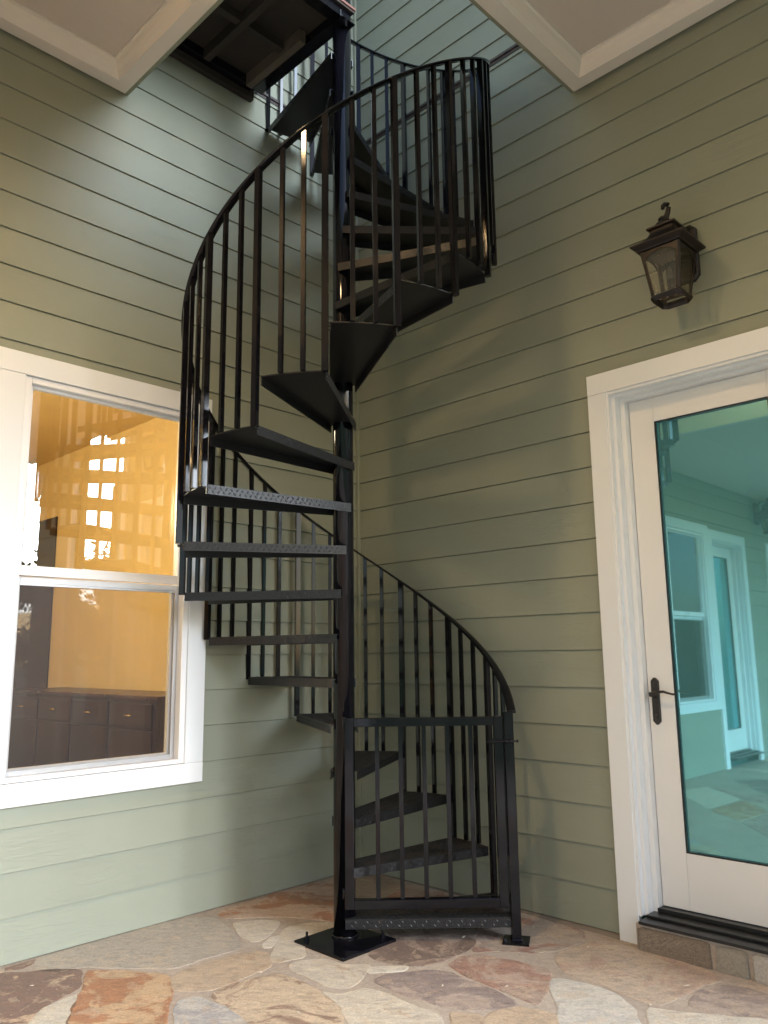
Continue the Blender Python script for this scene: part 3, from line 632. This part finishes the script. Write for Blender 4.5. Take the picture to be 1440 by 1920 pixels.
for i in range(4):
    b0 = -5.38 + i * .745; b1 = b0 + .72
    mb = MB(); lw(mb, .0005, .02, b0, b1, .66, .86); d = mb.build('drawer', M_CAB, sb, bevel=.004)
    mb = MB(); P = W(.02, (b0 + b1) / 2, .76) - c
    Q = [P + DR * t + DL * h for t, h in ((-.05, 0), (-.045, .025), (0, .03), (.045, .025), (.05, 0))]; mb.tube(Q, .007, 8); mb.build('knob', M_BRASS, d)
    mb = MB(); lw(mb, .0005, .018, b0, b1, .08, .64); mb.build('door', M_CAB, sb, bevel=.004)
rl = bpy.data.lights.new('room_lamp', 'POINT'); rl.energy = 150; rl.color = (1, .87, .64); rl.shadow_soft_size = .2
ro = bpy.data.objects.new('room_lamp', rl); link(ro, room); ro.location = W(2.9, -3.0, 2.6)
mb = MB(); mb.lathe([(.02, .25), (.05, .1), (.16, 0), (.15, -.02), (.02, -.03)], 24, W(2.9, -3.0, 2.85)); pend = mb.build('ceiling_lamp', M_BRASS, house)
mb = MB()                                       # room behind the glass door
for a0, a1, b0, b1, z0, z1 in ((-3.2, -3.1, 1.2, 3.6, 0, 2.8), (-3.1, -.16, 1.2, 1.3, 0, 2.8), (-3.1, -.16, 3.5, 3.6, 0, 2.8), (-3.1, -.16, 1.2, 3.6, 2.8, 2.9), (-3.1, -.16, 1.2, 3.6, .0, .05)): wbox(mb, a0, a1, b0, b1, z0, z1)
mb.build('interior_room', M_TEAL, house)
def plank_mat():
    m, n, l, p = mat('grey_plank_floor'); v = coords(n, l, (1, 1, 1)); mp = n.new('ShaderNodeMapping'); mp.inputs['Rotation'].default_value = (0, 0, R_(-45)); l.new(v, mp.inputs[0])
    m2 = n.new('ShaderNodeMapping'); m2.inputs['Scale'].default_value = (1.2, 22, 1); l.new(mp.outputs[0], m2.inputs[0])
    a = nd(n, 'ShaderNodeTexNoise', Scale=1, Detail=6, Roughness=.7); l.new(m2.outputs[0], a.inputs['Vector'])
    c = ramp(n, l, a.outputs[0], [(.3, (.22, .20, .18)), (.7, (.62, .60, .57))]); l.new(c.outputs[0], p.inputs['Base Color']); p.inputs['Roughness'].default_value = .5
    return m
mb = MB(); wbox(mb, -3.1, -.16, 1.3, 3.5, .051, .06); fl_ = mb.build('interior_floor', plank_mat(), house)
dlp = bpy.data.lights.new('floor_fill_light', 'POINT'); dlp.energy = 45; dlp.color = (1, .95, .88); dlp.shadow_soft_size = .25  # unseen fill light added to brighten the plank floor behind the door
dlo = bpy.data.objects.new('floor_fill_light', dlp); link(dlo, fl_); dlo.location = W(-1.2, 3.2, 2.2)
mb = MB()                                       # rooms behind the far window and doors of the left wall
for a0, a1, b0, b1, z0, z1 in ((3.75, 8.3, -3.1, -3, 0, 2.8), (3.75, 3.8, -3, -.15, 0, 2.8), (8.25, 8.3, -3, -.15, 0, 2.8), (3.75, 8.3, -3, -.15, 2.8, 2.9), (3.75, 8.3, -3, -.15, -.05, 0)): wbox(mb, a0, a1, b0, b1, z0, z1)
mb.build('interior_room', M_TEAL, house)

# ---------------------------------------------------------------- the spiral staircase
PX, PY = -.04757, -1.15829
RT, T1, DT, WD, Z1, RISE = .7668, R_(2.442), R_(22.159), R_(21.14), .0855, .20771
NT = 22; HR = .950
PZ = fz(PX, PY)
stair = tag(empty('spiral_staircase', (PX, PY, 0)), 'glossy black steel spiral staircase with square balusters rising through the porch opening', 'staircase')
mb = MB(); mb.lathe([(.050, PZ + .012), (.050, 5.75)], 48); mb.lathe([(.056, 5.751), (.056, 5.765), (.03, 5.78)], 32)
# weld bead around the foot
ring = []
pts = [(.054 * math.cos(a), .054 * math.sin(a), PZ + .016 + .002 * math.sin(9 * a)) for a in [2 * math.pi * i / 48 for i in range(49)]]
mb.tube(pts, .006, 8)
pole = mb.build('pole', M_BLK, stair)
for p_ in pole.data.polygons: p_.use_smooth = len(p_.vertices) == 4
mb = MB(); hd = .225; poly = [(hd * math.cos(R_(45) * 2 * i), hd * math.sin(R_(90) * i)) for i in range(4)]
poly = [(0.004 + hd, 0), (0.004, hd), (.004 - hd, 0), (.004, -hd)]
mb.prism([(x, y - .052) for x, y in poly], PZ - .004, PZ + .012)
bp_ = mb.build('base_plate', M_BLK, stair, bevel=.002)
for x, y in ((-.165, -.052), (.17, -.052), (.004, .12)):
    mb = MB(); mb.lathe([(.014, PZ + .012), (.014, PZ + .015), (.011, PZ + .0155), (.011, PZ + .026), (.006, PZ + .0265), (.006, PZ + .044), (.004, PZ + .046)], 6, (x, y, 0), smooth=False); mb.build('anchor_bolt', M_BLK, bp_)

def lozenge(mb, c, ax, nrm, ln=.023, wd=.0075, h=.0015):
    """small raised bar of a diamond plate: c centre, ax long direction, nrm outward"""
    sd_ = nrm.cross(ax)
    e = [c + ax * ln / 2, c + ax * ln * .22 + sd_ * wd / 2, c - ax * ln * .22 + sd_ * wd / 2, c - ax * ln / 2, c - ax * ln * .22 - sd_ * wd / 2, c + ax * ln * .22 - sd_ * wd / 2]
    v = [mb.bm.verts.new(p) for p in e]; t = [mb.bm.verts.new(c + ax * ln * .25 + nrm * h), mb.bm.verts.new(c - ax * ln * .25 + nrm * h)]
    for f in ((v[0], v[1], t[0]), (v[1], v[2], t[1], t[0]), (v[2], v[3], t[1]), (v[3], v[4], t[1]), (v[4], v[5], t[0], t[1]), (v[5], v[0], t[0])): mb.bm.faces.new(f)
def tread_mesh(w, a0=0.0):
    """top face at z=0, front corner at angle a0, rear corner at a0+w"""
    mb = MB(); m_ = a0 + w / 2; md = Vector((math.cos(m_), math.sin(m_), 0)); nn = Vector((-md.y, md.x, 0))
    inF = md * -.005 - nn * .066; inB = md * -.005 + nn * .066
    n = 6; arc = [Vector((RT * math.cos(a0 + w * i / n), RT * math.sin(a0 + w * i / n), 0)) for i in range(n + 1)]
    poly = [inF] + arc + [inB]
    mb.prism([(p.x, p.y) for p in poly], -.005, 0)
    oF, oB = arc[0], arc[-1]
    H = .041
    for a, b, s_ in ((inF, oF, -1), (inB, oB, 1)):   # hanging lips
        d = (b - a).normalized(); out = Vector((d.y, -d.x, 0)) * (1 if s_ < 0 else -1)
        q0, q1 = a, b - d * .001; i0, i1 = a - out * .005, b - out * .005 - d * .001
        mb.prism([(p.x, p.y) for p in (q0, q1, i1, i0)], -H, -.0052)
        L = (b - a).length; k = 0; x = .018
        while x < L - .014:
            c = a + d * x + out * .0002
            up = Vector((0, 0, 1)); 
            for zz, sg in ((-.013, 1), (-.029, -1)):
                mb_ax = (d + up * sg * (1 if k % 2 == 0 else -1)).normalized()
                lozenge(mb, c + Vector((0, 0, zz)) + d * (.011 if zz < -.02 else 0), mb_ax, out, .017, .006, .0014)
            x += .026; k += 1
    # lozenges on top
    st = .031; ix = 0; x = .07
    while x < RT - .02:
        y = -.17; iy = 0
        while y < .18:
            yy = y + (st / 2 if ix % 2 else 0)
            P = md * x + nn * yy
            a_ = math.atan2(P.y, P.x); r_ = P.length
            lim = .060 + (RT * math.sin(w / 2) - .066) * (x / (RT * math.cos(w / 2))) - .006
            if abs(yy) < lim and r_ < RT - .018:
                ax = (md + nn * (1 if (ix + iy) % 2 else -1)).normalized()
                lozenge(mb, P + Vector((0, 0, .0001)), ax, Vector((0, 0, 1)))
            y += st; iy += 1
        x += st / 2 * 1.1; ix += 1
    for P_ in (arc[0], arc[-1]):                    # weld beads at the corners
        q = P_ * .992
        for dz in (-.004, -.018, -.034): mb.lathe([(.0005, -.005), (.0045, -.002), (.005, .001), (.0005, .005)], 6, (q.x, q.y, dz))
    # outer edge bar, thin
    bmesh.ops.recalc_face_normals(mb.bm, faces=mb.bm.faces)
    me = bpy.data.meshes.new('tread'); mb.bm.to_mesh(me); mb.bm.free(); me.materials.append(M_TREAD)
    return me
tm = tread_mesh(WD); tm1 = tread_mesh(R_(29.2), R_(-7.9))
for k in range(NT):
    t = bpy.data.objects.new('tread', tm if k else tm1); link(t, stair)
    t.location = (0, 0, Z1 + k * RISE); t.rotation_euler = (0, 0, T1 + k * DT)
# balusters: two slim bars and one stout bar per tread
def bar_mesh(s, h, slope):
    mb = MB(); a = s / 2
    v = []
    for x, y in ((-a, -a), (a, -a), (a, a), (-a, a)): v.append([(x, y, 0), (x, y, h)])
    lo_ = [mb.bm.verts.new(p[0]) for p in v]; hi = [mb.bm.verts.new((p[1][0], p[1][1], p[1][2] + slope * p[1][1])) for p in v]
    mb.bm.faces.new(lo_[::-1]); mb.bm.faces.new(hi)
    for i in range(4): mb.bm.faces.new((lo_[i], lo_[(i + 1) % 4], hi[(i + 1) % 4], hi[i]))
    bmesh.ops.bevel(mb.bm, geom=[e for e in mb.bm.edges if abs((e.verts[0].co - e.verts[1].co).z) > .3], offset=s * .1, segments=2, affect='EDGES')
    bmesh.ops.recalc_face_normals(mb.bm, faces=mb.bm.faces)
    me = bpy.data.meshes.new('baluster'); mb.bm.to_mesh(me); mb.bm.free(); me.materials.append(M_BLK)
    return me
slope = RISE / (DT * (RT + .012))
def railz(a): return Z1 + (a - T1) / DT * RISE + HR
bms = {}
for j, (f, s) in enumerate(((1 / 3, .0195), (2 / 3, .0195), (.985, .027))):
    a = T1 + WD * f
    low = -.002 if j < 2 else -.012
    bms[j] = (bar_mesh(s, railz(a) - Z1 - low - .003, slope), a, low)
for k in range(NT):
    for j in range(3):
        me, a, low = bms[j]; aa = a + k * DT; rr_ = RT + (.0105 if j < 2 else .0145)
        o = bpy.data.objects.new('baluster', me); link(o, stair)
        o.location = (rr_ * math.cos(aa), rr_ * math.sin(aa), Z1 + k * RISE + low); o.rotation_euler = (0, 0, aa)
# handrail: moulded flat strap along the helix
mb = MB(); rings = []
aS, aE = R_(-5.2), T1 + NT * DT
n = 360; rc = RT + .010
prof = [(-.019, -.0045), (.019, -.0045), (.021, -.001), (.019, .003), (.010, .0058), (-.010, .0058), (-.019, .003), (-.021, -.001)]
for i in range(n + 1):
    a = aS + (aE - aS) * i / n; z = railz(a)
    c = Vector((math.cos(a), math.sin(a), 0)); tng = Vector((-c.y * rc, c.x * rc, RISE / DT)).normalized(); nv = c.cross(tng) * -1
    if nv.z < 0: nv = -nv
    rings.append([c * rc + Vector((0, 0, z)) + c * p[0] + nv * p[1] for p in prof])
mb.loft(rings, smooth=True)
mb.build('handrail', M_BLK, stair)
# newel post at the foot, with its plate
nx, ny = .706 - PX + .004, -1.222 - PY
nz = fz(nx + PX, ny + PY)
mb = MB(); mb.box(nx - .021, nx + .021, ny - .021, ny + .021, nz + .008, .968)
mb.box(nx - .024, nx + .024, ny - .024, ny + .024, nz + .0081, nz + .016)
newel = mb.build('newel_post', M_BLK, stair, bevel=.003)
mb = MB(); M4 = Matrix.Translation((nx, ny, 0)) @ Matrix.Rotation(R_(-14), 4, 'Z')
mb.box(-.058, .058, -.058, .058, nz - .004, nz + .009, M=M4); fp = mb.build('foot_plate', M_BLK, newel, bevel=.0015)
# gate
gx0, gx1, gy = -.042 - PX, .681 - PX, -1.222 - PY; gz0, gz1 = .128, .948; s = .040
mb = MB(); h = s / 2
mb.box(gx0, gx0 + s, gy - h, gy + h, gz0, gz1); mb.box(gx1 - s, gx1, gy - h, gy + h, gz0, gz1)
mb.box(gx0 + s, gx1 - s, gy - h + .0007, gy + h - .0007, gz1 - s, gz1 - .0005); mb.box(gx0 + s, gx1 - s, gy - h + .0007, gy + h - .0007, gz0 + .0005, gz0 + s)
gate = mb.build('gate', M_BLK, stair, bevel=.0025); gate['label'] = 'closed low barred gate at the foot of the stairs'
gm = bar_mesh(.0195, gz1 - gz0 - 2 * s + .004, 0)
for i in range(5):
    b_ = bpy.data.objects.new('gate_bar', gm); link(b_, gate); b_.location = (gx0 + s + (gx1 - gx0 - 2 * s) * (i + 1) / 6, gy, gz0 + s - .002)
mb = MB()
mb.box(gx1 - .055, gx1 - .018, gy - h - .006, gy - h - .0004, .826, .848)
mb.tube([(gx1 - .075, gy - h - .012, .838), (gx1 + .062, gy - h - .012, .838)], .0045, 10)
mb.lathe([(.006, 0), (.008, .003), (.006, .007)], 12, (0, 0, 0), 0, Matrix.Translation((gx1 + .060, gy - h - .012, .838)) @ Matrix.Rotation(R_(90), 4, 'Y'))
for dx in (-.05, .012, .034): mb.lathe([(.010, -.004), (.011, .0), (.010, .004)], 12, (0, 0, 0), 0, Matrix.Translation((gx1 + dx, gy - h - .011, .838)) @ Matrix.Rotation(R_(90), 4, 'Y'))
mb.box(gx1 + .006, gx1 + .040, gy - h - .006, gy - h + .001, .812, .862)
mb.build('latch', M_BLK, gate, bevel=.001)
mb = MB()
for z in (gz0 + .06, gz1 - .02):
    mb.lathe([(.008, -.025), (.009, -.024), (.009, .024), (.008, .025)], 16, (gx0 - .004, gy + .012, z))
mb.build('hinge', M_BLK, gate)

# ---------------------------------------------------------------- landing at the top
ld = tag(empty('landing', W(1.29, .45, 4.6)), 'small dark framed landing with red-brown boards at the top of the spiral stairs', 'landing')
c = W(1.29, .45, 4.6)
def lbox(mb, a0, a1, b0, b1, z0, z1, mi=0):
    P = [W(a0, b0), W(a1, b0), W(a1, b1), W(a0, b1)]; mb.prism([(p.x - c.x, p.y - c.y) for p in P], z0 - 4.6, z1 - 4.6, mi)
mb = MB()
lbox(mb, .862, .935, .075, .868, 4.598, 4.652); lbox(mb, .9355, 1.70, .80, .868, 4.598, 4.652); lbox(mb, .9355, 1.70, .05, .10, 4.598, 4.652)
lbox(mb, .84, .9355, .74, .88, 4.590, 4.5975)
mb.build('frame', M_BLK, ld, bevel=.002)
mb = MB()
for i in range(7):
    a = .845 + i * .125
    lbox(mb, a, a + .121, .03, .892, 4.666, 4.682)
mb.build('deck_boards', [M_RED], ld, bevel=.003)
mb = MB(); lbox(mb, .85, 1.70, .035, .885, 4.6535, 4.6655); mb.build('underside_shade', M_UNDERSHADE, ld)  # dark sheet under the red boards, standing in for shade
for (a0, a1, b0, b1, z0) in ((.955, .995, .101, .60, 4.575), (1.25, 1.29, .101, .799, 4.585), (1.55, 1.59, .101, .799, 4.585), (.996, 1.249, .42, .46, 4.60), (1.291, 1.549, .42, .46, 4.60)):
    mb = MB(); lbox(mb, a0, a1, b0, b1, z0, 4.6528); mb.build('joist', M_WOOD if a0 < 1 and b0 < .2 else M_UNDERSHADE, ld)
mb = MB(); lbox(mb, .9, 1.70, .012, .048, 4.56, 4.652); mb.build('ledger', M_UNDERSHADE, ld)

# ---------------------------------------------------------------- wall lanterns
def lantern(loc, rz, label):
    """local frame: origin on the wall surface at the lantern's centre height 0 = eave; x along wall, y out of the wall"""
    root = empty('wall_lantern', loc, rz); tag(root, label, 'lantern')
    cy = .158
    def sq(h, z, ch=.0):
        if not ch: return [(-h, cy - h, z), (h, cy - h, z), (h, cy + h, z), (-h, cy + h, z)]
        c_ = ch; return [(-h + c_, cy - h, z), (h - c_, cy - h, z), (h, cy - h + c_, z), (h, cy + h - c_, z), (h - c_, cy + h, z), (-h + c_, cy + h, z), (-h, cy + h - c_, z), (-h, cy - h + c_, z)]
    mb = MB()
    mb.loft([sq(.098, -.026), sq(.101, -.020), sq(.122, -.004), sq(.1235, .003), sq(.118, .006), sq(.100, .014), sq(.078, .030), sq(.062, .050), sq(.055, .066), sq(.054, .078), sq(.066, .084), sq(.066, .092), sq(.05, .097), sq(.035, .10)])
    mb.lathe([(.046, .098), (.050, .104), (.048, .114), (.034, .122), (.020, .127), (.016, .133)], 20, (0, cy, 0))
    mb.lathe([(.012, .128), (.020, .134), (.024, .143), (.018, .152), (.010, .156)], 16, (0.010, cy, 0))
    roof = mb.build('roof', M_BRONZE, root, bevel=.001)
    mb = MB(); mb.tube([(0, cy, .12), (-.004, cy + .002, .145), (-.014, cy + .003, .165), (-.020, cy + .003, .185), (-.016, cy + .002, .203), (-.003, cy, .212), (.008, cy, .206), (.008, cy, .193)], .01, 10, rr=[.016, .013, .012, .011, .011, .011, .010, .008])
    mb.tube([(0.02, cy - .01, .13), (.012, cy - .045, .155), (0, cy - .09, .15), (0, cy - .135, .10), (0, cy - .150, .06)], .009, 10)
    mb.build('scroll', M_BRONZE, root)
    zt, zb, ht, hb = -.028, -.232, .092, .066
    mb = MB()                                   # posts, chamfered
    for sx in (-1, 1):
        for sy in (-1, 1):
            r0 = []; 
            for (h, z) in ((hb, zb), (ht, zt)):
                X, Y = sx * h, cy + sy * h; w = .016
                r0.append([(X, Y - sy * w, z), (X, Y - sy * .006, z), (X - sx * .006, Y, z), (X - sx * w, Y, z), (X - sx * w, Y - sy * .006, z), (X - sx * .006, Y - sy * w, z)])
            mb.loft(r0)
    # arched headers
    for f in range(4):
        RZ = Matrix.Translation((0, cy, 0)) @ Matrix.Rotation(R_(90) * f, 4, 'Z')
        n = 10; tp = []; lo_ = []
        hw = ht - .016
        for i in range(n + 1):
            x = -hw + 2 * hw * i / n; zz = zt - .012 - .034 * (abs(x) / hw) ** 2.6
            k = lambda z: hb + (ht - hb) * (z - zb) / (zt - zb) - .003
            tp.append((x, -k(zt), zt)); lo_.append((x, -k(zz), zz))
        for i in range(n): 
            a, b, c_, d = tp[i], tp[i + 1], lo_[i + 1], lo_[i]
            mb.quad([RZ @ Vector(p) for p in (a, b, c_, d)])
            mb.quad([RZ @ (Vector(p) + Vector((0, .005, 0))) for p in (a, b, c_, d)])
            mb.quad([RZ @ Vector(p) for p in (d, c_, (c_[0], c_[1] + .005, c_[2]), (d[0], d[1] + .005, d[2]))])
    mb.loft([sq(.066, -.2335, .012), sq(.071, -.237, .014), sq(.074, -.246, .02), sq(.066, -.262, .02)], cap=False)
    mb.loft([sq(.056, -.2335, .012), sq(.056, -.240, .014), sq(.058, -.248, .016), sq(.066, -.262, .02)], cap=False)
    cage = mb.build('cage', M_BRONZE, root)
    mb = MB()
    for f in range(4):
        RZ = Matrix.Translation((0, cy, 0)) @ Matrix.Rotation(R_(90) * f, 4, 'Z')
        a, b = hb - .014, ht - .014
        mb.quad([RZ @ Vector(p) for p in ((-a, -hb + .006, zb), (a, -hb + .006, zb), (b, -ht + .006, zt), (-b, -ht + .006, zt))])
    mb.build('glass', M_LGLASS, cage)
    mb = MB(); mb.lathe([(.012, -.24), (.014, -.235), (.014, -.165), (.018, -.16)], 16, (0, cy, 0)); mb.box(-.06, .06, cy - .006, cy + .006, -.246, -.238); mb.build('socket', M_BRONZE, root)
    mb = MB(); mb.lathe([(.008, -.16), (.014, -.145), (.017, -.125), (.012, -.10), (.004, -.08), (.0005, -.072)], 16, (0, cy, 0)); mb.build('bulb', M_LGLASS, root)
    mb = MB()                                   # back plate: chamfered rectangle
    def pl(w, z0, z1, c_, y): return [(-w + c_, y, z0), (w - c_, y, z0), (w, y, z0 + c_), (w, y, z1 - c_), (w - c_, y, z1), (-w + c_, y, z1), (-w, y, z1 - c_), (-w, y, z0 + c_)]
    mb.loft([pl(.078, -.13, .145, .025, .004), pl(.078, -.13, .145, .025, .020), pl(.070, -.122, .137, .024, .030)])
    mb.build('back_plate', M_BRONZE, root, bevel=.001)
    return root
P = W(.012, 2.209, 3.026)
l1 = lantern(P, ROT_R, 'bronze wall lantern with seeded glass panes on the right siding wall above the door')
l2 = lantern(W(6.74, .012, 2.93), ROT_L, 'bronze wall lantern reflected in the glass door, on the far left wall'); l2.rotation_euler = (0, 0, ROT_L)

# ---------------------------------------------------------------- tree beyond the porch (seen only in reflections)
M_BARK = simple('bark', (.12, .09, .07), .9, bump=.6)
M_LEAF = simple('leaf', (.06, .10, .03), .6, bump=0, var=.3)
def tree(x, y, h, seed):
    rs = random.Random(seed)
    t = tag(empty('tree', (x, y, -.15)), 'tall leafy green tree on the lawn beyond the porch' if h > 5 else ['middle small leafy tree of the row beyond the gap in the house wall', 'small leafy tree right of the middle of the row beyond the wall gap', 'small leafy tree left of the middle of the row beyond the wall gap', 'small leafy tree farthest from the house in the row beyond the wall gap', 'small leafy tree nearest the house in the row beyond the wall gap'][(seed - 18) % 5], 'tree', 'trees on the lawn')
    mb = MB(); mb.tube([(0, 0, 0), (.1, 0, h * .3), (0, .1, h * .6), (.1, .1, h * .9)], .2, 10, rr=[.22, .16, .1, .03])
    tips = []
    for i in range(14):
        a = rs.uniform(0, 6.28); z = h * rs.uniform(.3, .8); r = h * rs.uniform(.15, .32)
        e = Vector((math.cos(a) * r, math.sin(a) * r, z + r * .7)); mb.tube([(0, 0, z), (e.x * .5, e.y * .5, z + r * .2), e], .05, 6, rr=[.07, .04, .015]); tips.append(e)
    mb.build('trunk', M_BARK, t)
    mb = MB()
    for e in tips + [Vector((0, 0, h))]:
        for _ in range(420):
            d = Vector((rs.gauss(0, 1), rs.gauss(0, 1), rs.gauss(0, .8))) * h * .075; p = e + d
            u = Vector((rs.gauss(0, 1), rs.gauss(0, 1), rs.gauss(0, 1))).normalized(); v = u.orthogonal().normalized(); s_ = rs.uniform(.05, .1)
            mb.quad([p - u * s_, p + v * s_ * .5, p + u * s_, p - v * s_ * .5])
    mb.build('crown', M_LEAF, t)
tree(2.6, -17, 6.5, 3)
for k_, (x_, y_, h_) in enumerate(((13.5, -4.2, 3.4), (14.5, -6.6, 3.6), (13.6, -8.8, 3.4), (15.5, -11.0, 3.6), (14.0, -1.6, 3.4))): tree(x_, y_, h_, 20 + k_)
